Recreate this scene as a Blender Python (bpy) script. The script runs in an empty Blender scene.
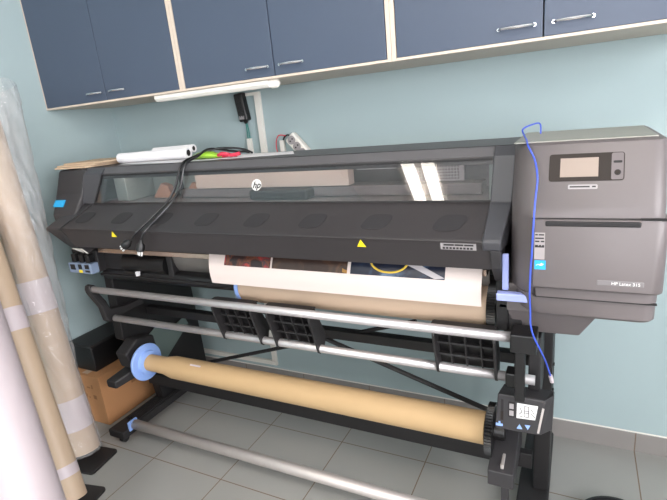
import bpy, bmesh, math, random
from mathutils import Vector, Matrix
random.seed(7)
SC = bpy.context.scene
COL = SC.collection
PI = math.pi

# ------------------------------------------------------------------ materials
def lin(c):
    return tuple(((v/255)/12.92 if v/255 <= .04045 else ((v/255+.055)/1.055)**2.4) for v in c)+(1,)

def mat(name, rgb, rough=.6, metal=0., noise=.06, nscale=12., bump=0., bscale=200., spec=.5, coat=0.):
    m = bpy.data.materials.new(name); m.use_nodes = True
    nt = m.node_tree; b = nt.nodes['Principled BSDF']
    b.inputs['Roughness'].default_value = rough; b.inputs['Metallic'].default_value = metal
    b.inputs['Specular IOR Level'].default_value = spec
    b.inputs['Coat Weight'].default_value = coat
    tc = nt.nodes.new('ShaderNodeTexCoord')
    n = nt.nodes.new('ShaderNodeTexNoise'); n.inputs['Scale'].default_value = nscale; n.inputs['Detail'].default_value = 4
    nt.links.new(tc.outputs['Object'], n.inputs['Vector'])
    r = nt.nodes.new('ShaderNodeMix'); r.data_type = 'RGBA'
    c = lin(rgb)
    r.inputs[6].default_value = tuple(v*(1-noise) for v in c[:3])+(1,)
    r.inputs[7].default_value = tuple(min(1, v*(1+noise)) for v in c[:3])+(1,)
    nt.links.new(n.outputs['Fac'], r.inputs[0]); nt.links.new(r.outputs[2], b.inputs['Base Color'])
    if bump:
        n2 = nt.nodes.new('ShaderNodeTexNoise'); n2.inputs['Scale'].default_value = bscale
        nt.links.new(tc.outputs['Object'], n2.inputs['Vector'])
        bp = nt.nodes.new('ShaderNodeBump'); bp.inputs['Strength'].default_value = bump; bp.inputs['Distance'].default_value = .002
        nt.links.new(n2.outputs['Fac'], bp.inputs['Height']); nt.links.new(bp.outputs[0], b.inputs['Normal'])
    return m

def emit(name, rgb, s):
    m = bpy.data.materials.new(name); m.use_nodes = True
    b = m.node_tree.nodes['Principled BSDF']
    b.inputs['Base Color'].default_value = lin(rgb); b.inputs['Emission Color'].default_value = lin(rgb)
    b.inputs['Emission Strength'].default_value = s
    return m

def glassy(name, tint=(255, 255, 255), rough=.02, haze=0., bump=0, scale=30, ior=1.5):
    m = bpy.data.materials.new(name); m.use_nodes = True
    nt = m.node_tree; nt.nodes.clear()
    o = nt.nodes.new('ShaderNodeOutputMaterial'); mx = nt.nodes.new('ShaderNodeMixShader')
    t = nt.nodes.new('ShaderNodeBsdfTransparent'); t.inputs[0].default_value = lin(tint)
    g = nt.nodes.new('ShaderNodeBsdfGlossy'); g.inputs['Roughness'].default_value = rough
    fr = nt.nodes.new('ShaderNodeFresnel')
    ge = nt.nodes.new('ShaderNodeNewGeometry'); mr_ = nt.nodes.new('ShaderNodeMapRange')
    mr_.inputs['To Min'].default_value = ior; mr_.inputs['To Max'].default_value = 1/ior
    nt.links.new(ge.outputs['Backfacing'], mr_.inputs['Value']); nt.links.new(mr_.outputs['Result'], fr.inputs['IOR'])
    nt.links.new(fr.outputs[0], mx.inputs[0]); nt.links.new(t.outputs[0], mx.inputs[1]); nt.links.new(g.outputs[0], mx.inputs[2])
    if haze:
        df = nt.nodes.new('ShaderNodeBsdfDiffuse'); df.inputs[0].default_value = lin((240, 238, 238)); m2 = nt.nodes.new('ShaderNodeMixShader'); m2.inputs[0].default_value = haze
        nt.links.new(mx.outputs[0], m2.inputs[1]); nt.links.new(df.outputs[0], m2.inputs[2]); nt.links.new(m2.outputs[0], o.inputs[0])
    else: nt.links.new(mx.outputs[0], o.inputs[0])
    if bump:
        tc = nt.nodes.new('ShaderNodeTexCoord'); n = nt.nodes.new('ShaderNodeTexNoise')
        n.inputs['Scale'].default_value = scale; n.inputs['Detail'].default_value = 6
        nt.links.new(tc.outputs['Object'], n.inputs['Vector'])
        bp = nt.nodes.new('ShaderNodeBump'); bp.inputs['Strength'].default_value = bump; bp.inputs['Distance'].default_value = .02
        nt.links.new(n.outputs['Fac'], bp.inputs['Height'])
        nt.links.new(bp.outputs[0], g.inputs['Normal']); nt.links.new(bp.outputs[0], fr.inputs['Normal'])
    return m

M = dict(
    wall=mat('wall_paint', (164, 181, 183), .75, noise=.03, nscale=3, bump=.08, bscale=120),
    ceiling=mat('ceiling_paint', (235, 235, 232), .8, noise=.02),
    cab=mat('blue_laminate', (70, 80, 98), .42, noise=.03, nscale=6),
    beige=mat('beige_laminate', (208, 192, 176), .5, noise=.03),
    chrome=mat('chrome', (225, 225, 228), .18, 1., noise=.02),
    white_plastic=mat('white_plastic', (232, 228, 220), .5, noise=.02),
    dgrey=mat('dark_grey_plastic', (50, 48, 50), .45, noise=.05, bump=.1, bscale=900),
    pillar=mat('slate_grey_plastic', (63, 63, 67), .42, noise=.04, bump=.1, bscale=900),
    hood=mat('charcoal_hood_plastic', (47, 43, 44), .42, noise=.05, bump=.1, bscale=900),
    hoodface=mat('charcoal_lip_plastic', (37, 33, 33), .5, noise=.05),
    rail=mat('mid_grey_rail_plastic', (78, 76, 78), .45, noise=.04),
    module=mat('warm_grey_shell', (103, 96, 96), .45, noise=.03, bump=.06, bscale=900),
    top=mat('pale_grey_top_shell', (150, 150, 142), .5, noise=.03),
    black=mat('matt_black_metal', (24, 22, 23), .5, noise=.1),
    blackp=mat('black_plastic', (19, 18, 19), .38, noise=.1),
    softblack=mat('worn_black_plastic', (32, 30, 31), .55, noise=.12, nscale=20),
    alu=mat('brushed_aluminium', (205, 200, 200), .42, .75, noise=.04, nscale=40),
    alu2=mat('dull_aluminium', (196, 188, 184), .5, .55, noise=.05, nscale=40),
    steel=mat('brown_tinted_steel', (188, 165, 148), .25, .85, noise=.2, nscale=5),
    guide=mat('grey_media_guide', (130, 126, 122), .35, .5, noise=.15, nscale=6),
    kraft=mat('kraft_cardboard', (188, 157, 116), .75, noise=.05, nscale=8),
    backing=mat('tan_media_backing', (190, 165, 142), .65, noise=.03, nscale=8),
    media=mat('glossy_white_media', (206, 192, 186), .35, noise=.01),
    tan=mat('tan_backing_paper', (190, 167, 143), .5, noise=.05, nscale=6),
    pinkwhite=mat('pinkish_white_roll', (192, 180, 184), .45, noise=.02),
    tape=mat('translucent_white_tape', (200, 188, 192), .4, noise=.05),
    lblue=mat('periwinkle_blue_plastic', (140, 170, 228), .45, noise=.03),
    lever=mat('lavender_blue_lever', (150, 160, 212), .45, noise=.03),
    cable=mat('royal_blue_cable', (62, 88, 200), .4, noise=.05),
    blackcable=mat('black_cable', (25, 25, 27), .35, noise=.05),
    box=mat('brown_cardboard', (178, 128, 86), .8, noise=.08, nscale=5),
    boxink=mat('faded_box_print', (140, 98, 62), .8),
    paper=mat('white_paper', (222, 220, 222), .7, noise=.02),
    cream=mat('cream_cardboard_sheet', (190, 165, 138), .75, noise=.08),
    lime=mat('lime_green_wrapper', (150, 196, 60), .35, noise=.15, nscale=60, bump=.4, bscale=60),
    red=mat('crimson_plastic', (205, 50, 75), .4, noise=.15, nscale=60),
    yellow=mat('yellow_sticker', (240, 215, 30), .5),
    cyan=mat('cyan_sticker', (40, 160, 215), .5),
    screen=mat('blank_display', (146, 132, 122), .4, noise=.02, spec=.2),
    bezel=mat('dark_bezel', (44, 38, 35), .5, noise=.03, spec=.2),
    vent=mat('vent_mesh_black', (36, 34, 36), .7, noise=.4, nscale=300),
    line=mat('seam_black', (28, 26, 27), .7),
    darktext=mat('dark_print', (34, 32, 32), .6),
    white=mat('white_print', (222, 220, 218), .6, noise=.01),
    greywhite=mat('silver_label', (150, 145, 146), .45),
    port=mat('blue_grey_port_panel', (120, 135, 158), .45),
    greencable=mat('teal_wires', (40, 130, 120), .5),
    redcable=mat('red_wire', (210, 60, 70), .5),
    rubber=mat('black_rubber', (22, 22, 22), .7),
    beam=mat('pale_carriage_beam', (214, 196, 182), .5, noise=.03),
    inner=mat('inner_panel', (120, 112, 110), .5, noise=.08),
    inner2=mat('inner_pale_panel', (150, 158, 150), .5, noise=.1),
    perf=mat('perforated_panel', (165, 160, 162), .5, noise=.02),
    amber=mat('amber_reflection_tint', (176, 128, 100), .5),
    frame=mat('window_frame_white', (235, 235, 235), .5),
    gusset=mat('grey_green_steel', (98, 112, 108), .5, .2, noise=.05),
)
M['glass'] = glassy('printer_window_glass', (232, 232, 234), .01, ior=1.75)
M['wrap'] = glassy('crinkled_plastic_wrap', (250, 249, 249), .08, haze=.17, bump=.9, scale=16, ior=1.38)
M['pane'] = glassy('room_window_glass', (255, 255, 255), 0., ior=1.45)

# ------------------------------------------------------------------ mesh helpers
class MB:
    def __init__(s): s.bm = bmesh.new()
    def box(s, x0, x1, y0, y1, z0, z1):
        v = [s.bm.verts.new(p) for p in ((x0,y0,z0),(x1,y0,z0),(x1,y1,z0),(x0,y1,z0),(x0,y0,z1),(x1,y0,z1),(x1,y1,z1),(x0,y1,z1))]
        for f in ((0,3,2,1),(4,5,6,7),(0,1,5,4),(1,2,6,5),(2,3,7,6),(3,0,4,7)): s.bm.faces.new([v[i] for i in f])
        return s
    def loft(s, rings, closed=True, caps=True):
        R = [[s.bm.verts.new(p) for p in r] for r in rings]
        n = len(R[0])
        for a, b in zip(R, R[1:]):
            for i in range(n if closed else n-1):
                j = (i+1) % n
                s.bm.faces.new((a[i], a[j], b[j], b[i]))
        if caps and closed:
            s.bm.faces.new(list(reversed(R[0]))); s.bm.faces.new(R[-1])
        return s
    def prof(s, yz, x0, x1):
        """extrude a YZ outline along X; x0/x1 may be lists, one per vertex"""
        a = x0 if isinstance(x0, (list, tuple)) else [x0]*len(yz)
        b = x1 if isinstance(x1, (list, tuple)) else [x1]*len(yz)
        return s.loft([[(a[i], y, z) for i, (y, z) in enumerate(yz)], [(b[i], y, z) for i, (y, z) in enumerate(yz)]])
    def frame_at(s, d):
        d = d.normalized(); u = Vector((0, 0, 1)) if abs(d.z) < .9 else Vector((1, 0, 0))
        a = d.cross(u).normalized(); return a, a.cross(d).normalized()
    def cyl(s, p0, p1, r0, r1=None, n=28, caps=True):
        p0, p1 = Vector(p0), Vector(p1); r1 = r0 if r1 is None else r1
        a, b = s.frame_at(p1-p0)
        ring = lambda p, r: [p+a*(r*math.cos(2*PI*i/n))+b*(r*math.sin(2*PI*i/n)) for i in range(n)]
        return s.loft([ring(p0, r0), ring(p1, r1)], caps=caps)
    def lathe(s, p0, d, stations, n=32, caps=True, wob=None):
        p0, d = Vector(p0), Vector(d).normalized(); a, b = s.frame_at(d)
        rings = []
        for k, (t, r) in enumerate(stations):
            rings.append([p0+d*t+(a*math.cos(2*PI*i/n)+b*math.sin(2*PI*i/n))*(r*(wob(k, i) if wob else 1)) for i in range(n)])
        return s.loft(rings, caps=caps)
    def tube(s, pts, r, n=8):
        pts = [Vector(p) for p in pts]
        # catmull-rom smoothing
        P = [pts[0]]+pts+[pts[-1]]; q = []
        for i in range(1, len(P)-2):
            for k in range(6):
                t = k/6; p0, p1, p2, p3 = P[i-1], P[i], P[i+1], P[i+2]
                q.append(.5*((2*p1)+(-p0+p2)*t+(2*p0-5*p1+4*p2-p3)*t*t+(-p0+3*p1-3*p2+p3)*t**3))
        q.append(pts[-1])
        rings = []; a = None
        for i, p in enumerate(q):
            d = (q[min(i+1, len(q)-1)]-q[max(i-1, 0)]).normalized()
            if a is None: a, _ = s.frame_at(d)
            a = (a-d*a.dot(d)).normalized(); b = d.cross(a)
            rings.append([p+a*(r*math.cos(2*PI*k/n))+b*(r*math.sin(2*PI*k/n)) for k in range(n)])
        return s.loft(rings)
    def slab(s, pts, off):
        """polygon pts (3D) thickened by vector off"""
        off = Vector(off)
        return s.loft([[Vector(p) for p in pts], [Vector(p)+off for p in pts]])
    def obj(s, name, m, parent=None, bevel=0., smooth=False, seg=2, solid=0, sub=0):
        me = bpy.data.meshes.new(name)
        bmesh.ops.recalc_face_normals(s.bm, faces=s.bm.faces)
        o = bpy.data.objects.new(name, me)
        org = ORIG.get(parent.name, Vector()) if parent else None
        if parent is None:
            lo = Vector([min(v.co[i] for v in s.bm.verts) for i in range(3)]); hi = Vector([max(v.co[i] for v in s.bm.verts) for i in range(3)])
            org = Vector(((lo.x+hi.x)/2, (lo.y+hi.y)/2, lo.z)); o.location = org
        bmesh.ops.translate(s.bm, verts=s.bm.verts, vec=-org)
        s.bm.to_mesh(me); s.bm.free()
        COL.objects.link(o)
        if parent: o.parent = parent
        ORIG[o.name] = org
        me.materials.append(m if not isinstance(m, str) else M[m])
        if smooth:
            for p in me.polygons: p.use_smooth = True
            es = o.modifiers.new('split', 'EDGE_SPLIT'); es.split_angle = math.radians(40)
        if bevel:
            bv = o.modifiers.new('bevel', 'BEVEL'); bv.width = bevel; bv.segments = seg; bv.limit_method = 'ANGLE'
            bv.angle_limit = math.radians(35)
        return o
ORIG = {}
def empty(name, loc, label, cat, group=None):
    o = bpy.data.objects.new(name, None); COL.objects.link(o); o.location = loc; ORIG[o.name] = Vector(loc)
    o.empty_display_size = .05
    return tag(o, label, cat, group)
def tag(o, label, cat, group=None, kind=None):
    o['label'] = label; o['category'] = cat
    if group: o['group'] = group
    if kind: o['kind'] = kind
    return o
def struct(o, label=None):
    o['kind'] = 'structure'
    if label: o['label'] = label
    return o
def lab(o, t): o['label'] = t; return o
def BOX(name, m, parent, x0, x1, y0, y1, z0, z1, bevel=0., **k):
    return MB().box(x0, x1, y0, y1, z0, z1).obj(name, m, parent, bevel, **k)
def text(name, body, size, m, parent, loc, right=(1, 0, 0), up=(0, 0, 1), depth=.0004, shear=0., align='LEFT', bold=0.):
    cu = bpy.data.curves.new('t', 'FONT'); cu.body = body; cu.size = size; cu.extrude = depth; cu.shear = shear; cu.offset = bold
    cu.align_x = align; cu.align_y = 'CENTER'
    t = bpy.data.objects.new('t', cu); COL.objects.link(t)
    bpy.context.view_layer.update()
    me = bpy.data.meshes.new_from_object(t.evaluated_get(bpy.context.evaluated_depsgraph_get()))
    bpy.data.objects.remove(t)
    r, u = Vector(right).normalized(), Vector(up).normalized(); n = r.cross(u)
    org = ORIG[parent.name]
    for v in me.vertices:
        v.co = Vector(loc)+r*v.co.x+u*v.co.y+n*v.co.z-org
    me.materials.clear(); me.materials.append(M[m])
    o = bpy.data.objects.new(name, me); COL.objects.link(o); o.parent = parent; ORIG[o.name] = org
    return o

# ------------------------------------------------------------------ room
XL, XR, YR, ZC = -.306, 3.8, -5.6, 3.0
TX, TY, TS = -.0176, -.3636, .401
def tile_mat():
    m = bpy.data.materials.new('grey_floor_tiles'); m.use_nodes = True
    nt = m.node_tree; b = nt.nodes['Principled BSDF']; L = nt.links
    g = nt.nodes.new('ShaderNodeNewGeometry'); sp = nt.nodes.new('ShaderNodeSeparateXYZ'); L.new(g.outputs['Position'], sp.inputs[0])
    def md(op, a, v=None, b2=None):
        n = nt.nodes.new('ShaderNodeMath'); n.operation = op
        L.new(a, n.inputs[0])
        if b2 is not None: L.new(b2, n.inputs[1])
        elif v is not None: n.inputs[1].default_value = v
        return n.outputs[0]
    def dist(o, off):
        f = md('FRACT', md('MULTIPLY', md('SUBTRACT', o, off), 1/TS))
        return md('SUBTRACT', md('ABSOLUTE', md('SUBTRACT', f, .5)), .0)
    dx, dy = dist(sp.outputs[0], TX), dist(sp.outputs[1], TY)
    mx = md('MAXIMUM', dx, b2=dy)
    gr = md('GREATER_THAN', mx, .5-.0022/TS)
    n = nt.nodes.new('ShaderNodeTexNoise'); n.inputs['Scale'].default_value = 2.5; n.inputs['Detail'].default_value = 5
    L.new(g.outputs['Position'], n.inputs['Vector'])
    c1 = nt.nodes.new('ShaderNodeMix'); c1.data_type = 'RGBA'; c1.inputs[6].default_value = lin((142, 142, 139)); c1.inputs[7].default_value = lin((157, 155, 150))
    L.new(n.outputs['Fac'], c1.inputs[0])
    c2 = nt.nodes.new('ShaderNodeMix'); c2.data_type = 'RGBA'; c2.inputs[7].default_value = lin((112, 92, 74))
    L.new(gr, c2.inputs[0]); L.new(c1.outputs[2], c2.inputs[6]); L.new(c2.outputs[2], b.inputs['Base Color'])
    b.inputs['Roughness'].default_value = .38
    return m
M['floor'] = tile_mat()
def skirting_mat():
    m = mat('skirting_tile', (140, 135, 132), .4, noise=.05)
    nt = m.node_tree; b = nt.nodes['Principled BSDF']; L = nt.links
    src = b.inputs['Base Color'].links[0].from_socket
    g = nt.nodes.new('ShaderNodeNewGeometry'); sp = nt.nodes.new('ShaderNodeSeparateXYZ'); L.new(g.outputs['Position'], sp.inputs[0])
    def md(op, a, v):
        n = nt.nodes.new('ShaderNodeMath'); n.operation = op; L.new(a, n.inputs[0]); n.inputs[1].default_value = v; return n.outputs[0]
    f = md('FRACT', md('MULTIPLY', md('SUBTRACT', sp.outputs[0], TX), 1/TS), 0)
    gt = md('GREATER_THAN', md('ABSOLUTE', md('SUBTRACT', f, .5), 0), .5-.0022/TS)
    c2 = nt.nodes.new('ShaderNodeMix'); c2.data_type = 'RGBA'; c2.inputs[7].default_value = lin((112, 96, 82))
    L.new(gt, c2.inputs[0]); L.new(src, c2.inputs[6]); L.new(c2.outputs[2], b.inputs['Base Color'])
    return m
M['skirt'] = skirting_mat()

struct(BOX('floor', 'floor', None, XL-.1, XR+.1, YR-.1, .1, -.05, 0))
struct(BOX('ceiling', 'ceiling', None, XL-.1, XR+.1, YR-.1, .1, ZC, ZC+.05))
struct(BOX('wall_back', 'wall', None, XL-.1, XR+.1, 0, .1, 0, ZC))
struct(BOX('wall_left', 'wall', None, XL-.1, XL, YR-.1, 0, 0, ZC))
struct(BOX('baseboard_back', 'skirt', None, XL, XR, -.008, 0, 0, .0885, .001))
struct(BOX('trim_1', 'white_plastic', None, XL, XR, -.005, 0, .0885, .0925), 'thin pale bead of filler along the top of the tiled skirting')
struct(BOX('baseboard_left', 'skirt', None, XL, XL+.008, YR, -.008, 0, .0885, .001))
# right wall and rear wall with window openings (each opening: along-wall from, to, sill, head)
def wall_with_window(name, side, openings, sill, head):
    m = MB()
    def B(a, b, z0, z1):
        if side == 'x': m.box(XR, XR+.1, a, b, z0, z1)
        else: m.box(a, b, YR-.1, YR, z0, z1)
    lo, hi = (YR-.1, 0) if side == 'x' else (XL-.1, XR)
    B(lo, hi, 0, sill); B(lo, hi, head, ZC); e = lo
    for a, b in openings: B(e, a, sill, head); e = b
    B(e, hi, sill, head)
    return struct(m.obj(name, 'wall'))
wall_with_window('wall_right', 'x', [(-3.3, -1.3)], .95, 2.45)
wall_with_window('wall_rear', 'y', [(1.6, 3.3)], 1.0, 2.5)
def room_window(k, side, a, b, c, d):
    f = MB()
    def B(u0, u1, z0, z1, dd0, dd1):
        if side == 'x': return (XR+dd0, XR+dd1, u0, u1, z0, z1)
        return (u0, u1, YR-dd1, YR-dd0, z0, z1)
    for (x0, x1, z0, z1) in ((a, b, c, c+.05), (a, b, d-.05, d), (a, a+.05, c+.05, d-.05), (b-.05, b, c+.05, d-.05), ((a+b)/2-.03, (a+b)/2+.03, c+.05, d-.05)):
        f.box(*B(x0, x1, z0, z1, .02, .07))
    w = struct(f.obj('window_%d' % k, 'frame'))
    BOX('window_pane', 'pane', w, *B(a+.04, b-.04, c+.04, d-.04, .044, .048))
    L = bpy.data.lights.new('window_portal', 'AREA'); L.shape = 'RECTANGLE'; L.size = b-a; L.size_y = d-c
    L.cycles.is_portal = True
    o = bpy.data.objects.new('window_portal', L); COL.objects.link(o)
    if side == 'x': o.location = (XR+.01, (a+b)/2, (c+d)/2); o.rotation_euler = (PI/2, 0, PI/2)
    else: o.location = ((a+b)/2, YR-.01, (c+d)/2); o.rotation_euler = (PI/2, 0, 0)
room_window(1, 'x', -3.3, -1.3, .95, 2.45)
room_window(2, 'y', 1.6, 3.3, 1.0, 2.5)  # unseen window in the rear wall, kept for fill light

# ------------------------------------------------------------------ wall cabinets
W, G, YC, ZB = .4525, .0324, -.40, 1.637
def cabinet(k, label):
    x0 = XL+k*(2*W+G)+(.001 if k == 0 else -G/2+.0005); x1 = XL+(k+1)*(2*W+G)-G/2-.0005
    c = empty('wall_cabinet', ((x0+x1)/2, YC/2, ZB), label, 'cabinet', 'blue wall cabinets above the printer')
    cb = MB(); p = G/2
    cb.box(x0, x0+(p-.001 if k else .005), YC, -.002, ZB, 2.36); cb.box(x1-p+.001, x1, YC, -.002, ZB, 2.36)
    cb.box(x0+(p-.001 if k else .005), x1-p+.001, YC+.001, -.002, ZB, ZB+.009); cb.box(x0+(p-.001 if k else .005), x1-p+.001, YC+.001, -.002, 2.34, 2.36)
    cb.box(x0+(p-.001 if k else .005), x1-p+.001, -.012, -.002, ZB+.009, 2.34)
    cb.obj('carcass', 'beige', c, .0008)
    s = x0+p if k else x0+.006
    dw = (x1-p-s)/2
    for j in range(2):
        a, b = s+j*dw+.002, s+(j+1)*dw-.002
        d = BOX('door', 'cab', c, a, b, YC, YC+.018, ZB+.0095, 2.338, .0015)
        hx = b-.122 if j == 0 else a+.026
        h = MB(); n = 14; pts = []
        for i in range(n+1):
            t = i/n; pts.append((hx+.1*t, YC-.006-.02*math.sin(PI*t)**.6, ZB+.045))
        h.tube(pts, .0042, 8)
        h.cyl((hx, YC+.001, ZB+.045), (hx, YC-.009, ZB+.045), .0055, n=12); h.cyl((hx+.1, YC+.001, ZB+.045), (hx+.1, YC-.009, ZB+.045), .0055, n=12)
        lab(h.obj('handle', 'chrome', d, smooth=True), 'chrome bow handle')
    return c
cabinet(0, 'blue two-door wall cabinet in the corner against the left wall')
cabinet(1, 'middle blue wall cabinet, between the corner one and the right one')
cabinet(2, 'rightmost blue wall cabinet above the touch screen end of the printer')

# under-cabinet lamp
c = empty('under_cabinet_lamp', (.755, -.36, 1.605), 'cream tube lamp fixed under the front edge of the blue cabinets', 'lamp')
MB().prof([(-.39, 1.636), (-.392, 1.622), (-.38, 1.609), (-.345, 1.609), (-.333, 1.622), (-.335, 1.636)], .435, 1.04).obj('lamp_body', 'white_plastic', c, .003)
MB().lathe((1.04, -.362, 1.622), (1, 0, 0), [(0, .018), (.02, .018), (.03, .014), (.036, .006)], 20).obj('end_cap', 'white_plastic', c, smooth=True)

# ------------------------------------------------------------------ conduits and sockets on the back wall
def conduit(name, boxes, label):
    m = MB()
    for b in boxes: m.box(*b)
    return tag(m.obj(name, 'white_plastic', None, .002), label, 'conduit')
conduit('cable_conduit', [(.705, .738, -.018, -.001, .95, 1.622), (.655, .705, -.016, -.001, 1.607, 1.622)], 'white cable conduit running up the back wall to the lamp under the cabinets')
conduit('cable_conduit', [(.588, .618, -.018, -.001, .145, .93), (XL+.01, .618, -.018, -.001, .118, .144)], 'white cable conduit low on the back wall beneath the printer, above the skirting')
conduit('cable_conduit', [(.628, .652, -.02, -.001, 1.15, 1.405)], 'short white conduit stub below the black power strip on the wall')
conduit('cable_conduit', [(.822, .845, -.02, -.001, 1.15, 1.385)], 'short white conduit stub beside the beige power strip on the wall')
def power_strip(name, cx, cz, ang, L, wid, m, label, sock, n):
    c = empty(name, (cx, -.02, cz-L/2), label, 'power strip')
    ca, sa = math.cos(ang), math.sin(ang)
    def T(x, z): return (cx+x*ca+z*sa, cz-x*sa+z*ca)
    def bar(hw, z0, z1, y0, y1):
        P = [T(-hw, z0), T(hw, z0), T(hw, z1), T(-hw, z1)]
        return [(p[0], y1, p[1]) for p in P], (0, y0-y1, 0)
    b = MB().slab(*bar(wid/2, -L/2, L/2, -.042, -.003)).obj('strip_body', m, c, .008, seg=3)
    for i in range(n):
        z = -L/2+L*(i+.6)/(n+.2); x, zz = T(0, z)
        s = MB().cyl((x, -.041, zz), (x, -.0445, zz), wid*.36, n=20)
        so = s.obj('socket', sock, c, .001)
        h = MB()
        for q in (-1, 1):
            xx, z2 = T(q*wid*.14, z); h.cyl((xx, -.0440, z2), (xx, -.0452, z2), wid*.07, n=10)
        h.obj('pin_hole', 'line', so)
    return c, T
ps, T1 = power_strip('power_strip', .633, 1.557, -.12, .135, .052, 'blackp', 'black power strip hanging on the back wall under the cabinets', 'softblack', 3)
BOX('rating_label', 'greywhite', ps, .622, .652, -.0452, -.0438, 1.50, 1.517)
MB().cyl((.641, -.022, 1.495), (.643, -.022, 1.478), .013, .007, n=12).obj('cord_grip', 'blackp', ps)
m = MB(); m.tube([(.640, -.02, 1.48), (.636, -.015, 1.44), (.634, -.012, 1.40)], .0025); m.tube([(.646, -.02, 1.48), (.648, -.016, 1.44), (.646, -.012, 1.40)], .0025)
m.obj('teal_wire', 'greencable', ps, smooth=True)
ps2, T2 = power_strip('power_strip', .945, 1.338, -.72, .17, .058, 'white_plastic', 'beige power strip with round sockets leaning against the back wall', 'greywhite', 4)
m = MB(); m.tube([(.892, -.02, 1.397), (.872, -.018, 1.408), (.850, -.015, 1.398), (.838, -.012, 1.375)], .0035); m.obj('black_wire', 'blackcable', ps2, smooth=True)
m = MB(); m.tube([(.862, -.02, 1.405), (.825, -.026, 1.408), (.806, -.026, 1.37), (.81, -.026, 1.32), (.825, -.026, 1.28)], .0025); m.obj('red_wire', 'redcable', ps2, smooth=True)

# ------------------------------------------------------------------ the printer
P = empty('large_format_printer', (1.04, -.5, 0), 'grey wide-format latex printer on a black stand with aluminium rollers', 'printer')
# rear body, floor of print zone, lower beam
BOX('rear_panel', 'inner', P, -.01, 2.0, -.30, -.272, .92, 1.335)
MB().prof([(-.585, 1.180), (-.585, 1.196), (-.31, 1.196), (-.31, 1.180)], .14, 1.93).obj('inner_floor', 'inner', P)
MB().prof([(-.58, 1.178), (-.305, 1.178), (-.305, .93), (-.50, .93), (-.56, .99)], .14, 1.93).obj('print_beam', 'black', P, .004)
# top rail
r_ = MB().prof([(-.58, 1.355), (-.600, 1.327), (-.585, 1.324), (-.33, 1.337), (-.28, 1.337), (-.28, 1.350), (-.30, 1.354)], .10, 1.985).obj('top_cover', 'rail', P, .003)
MB().prof([(-.5995, 1.3265), (-.603, 1.3265), (-.612, 1.308), (-.604, 1.308)], .2, 1.91).obj('window_top_trim', 'dgrey', P)
BOX('cover_seam', 'line', P, .105, 1.98, -.5800, -.5785, 1.3545, 1.3562)
# left end module
MB().prof([(-.595, 1.352), (-.30, 1.350), (-.272, 1.32), (-.272, .93), (-.55, .90), (-.64, .95), (-.70, 1.10), (-.70, 1.165), (-.64, 1.25)],
          [-.045, -.04, -.04, .0, .06, .04, .0, -.008, -.034], .150).obj('left_end_cover', 'dgrey', P, .012, seg=3)
lab(MB().slab([(-.014, -.6835, 1.197), (.052, -.6835, 1.197), (.052, -.664, 1.2245), (-.014, -.664, 1.2245)], (0, .006, 0)).obj('badge', 'cyan', P), 'light blue rectangular badge')
# left pillar
MB().prof([(-.582, 1.352), (-.61, 1.33), (-.648, 1.204), (-.60, 1.19), (-.57, 1.33)],
          [.145, .145, .125, .13, .15], [.264, .264, .224, .224, .264]).obj('left_pillar', 'pillar', P, .003)
# window
G0 = MB().slab([(.260, -.607, 1.324), (1.912, -.607, 1.324), (1.912, -.646, 1.204), (.220, -.646, 1.204)], (0, .004, .0013)).obj('window_glass', 'glass', P)
lab(G0, 'clear viewing window reflecting the room')
def onwin(t): return (-.6085-.039*t, 1.324-.12*t)          # t=0 top .. 1 bottom
fr = MB()
for (xa, xb, ta, tb) in ((.262, .270, 0, 1), (.264, 1.91, .0, .035), (.224, 1.91, .955, 1.0)):
    ya, za = onwin(ta); yb, zb = onwin(tb); k = -.04 if tb-ta > .5 else 0
    fr.slab([(xa, ya, za), (xb, ya, za), (xb+k, yb, zb), (xa+k, yb, zb)], (0, -.002, 0))
fr.obj('window_gasket', 'line', P)
y0_, z0_ = onwin(.5)
wu = Vector((0, .039, .12)).normalized(); wn = Vector((1, 0, 0)).cross(wu)
lg = MB(); cc = Vector((1.094, y0_-.0012, z0_+.003))
lg.slab([cc+Vector((1, 0, 0))*(.021*math.cos(2*PI*i/32))+wu*(.021*math.sin(2*PI*i/32)) for i in range(32)], wn*.0005)
lo = lg.obj('logo_disc', 'white', P)
text('logo_letters', 'hp', .034, 'darktext', lo, cc+wn*.0009-wu*.001, up=wu, shear=.3, align='CENTER', bold=.0007)
# interior seen through the window
BOX('added_print_zone_lamp', emit('added_print_zone_glow', (255, 240, 228), 11.), P, .30, 1.88, -.575, -.565, 1.3195, 1.3235)  # glowing strip added under the rail to brighten the interior
BOX('carriage_beam', 'beam', P, .70, 1.405, -.51, -.46, 1.238, 1.3245, .002)
BOX('carriage_beam', 'inner', P, .60, 1.86, -.505, -.42, 1.2, 1.236, .003)
BOX('service_panel', 'inner2', P, .27, .34, -.56, -.36, 1.197, 1.32, .004)
BOX('service_panel', 'inner2', P, .30, .62, -.40, -.37, 1.197, 1.33, .004)
for q in range(2):
    x = .43+.18*q
    MB().slab([(x, -.5, 1.2), (x+.11, -.5, 1.2), (x+.08, -.48, 1.25), (x+.04, -.48, 1.262)], (0, .03, 0)).obj('amber_reflection', 'amber', P, .003)  # solid amber wedges stand in for reflections in the window glass
BOX('carriage', 'softblack', P, 1.0, 1.26, -.56, -.5, 1.197, 1.235, .01)
pf = MB()
pf.box(1.60, 1.80, -.47, -.445, 1.240, 1.325)
pf.obj('perforated_panel', 'perf', P)
hm = MB()
for i in range(18):
    for j in range(8):
        x, z = 1.612+i*.0098, 1.246+j*.0098
        hm.box(x, x+.0045, -.4715, -.4695, z, z+.0045)
h_ = hm.obj('hole_pattern', 'line', P)
BOX('guide_rod', 'white', P, 1.425, 1.57, -.475, -.468, 1.288, 1.292); BOX('guide_rod', 'white', P, 1.83, 1.9, -.475, -.468, 1.292, 1.296)
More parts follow.
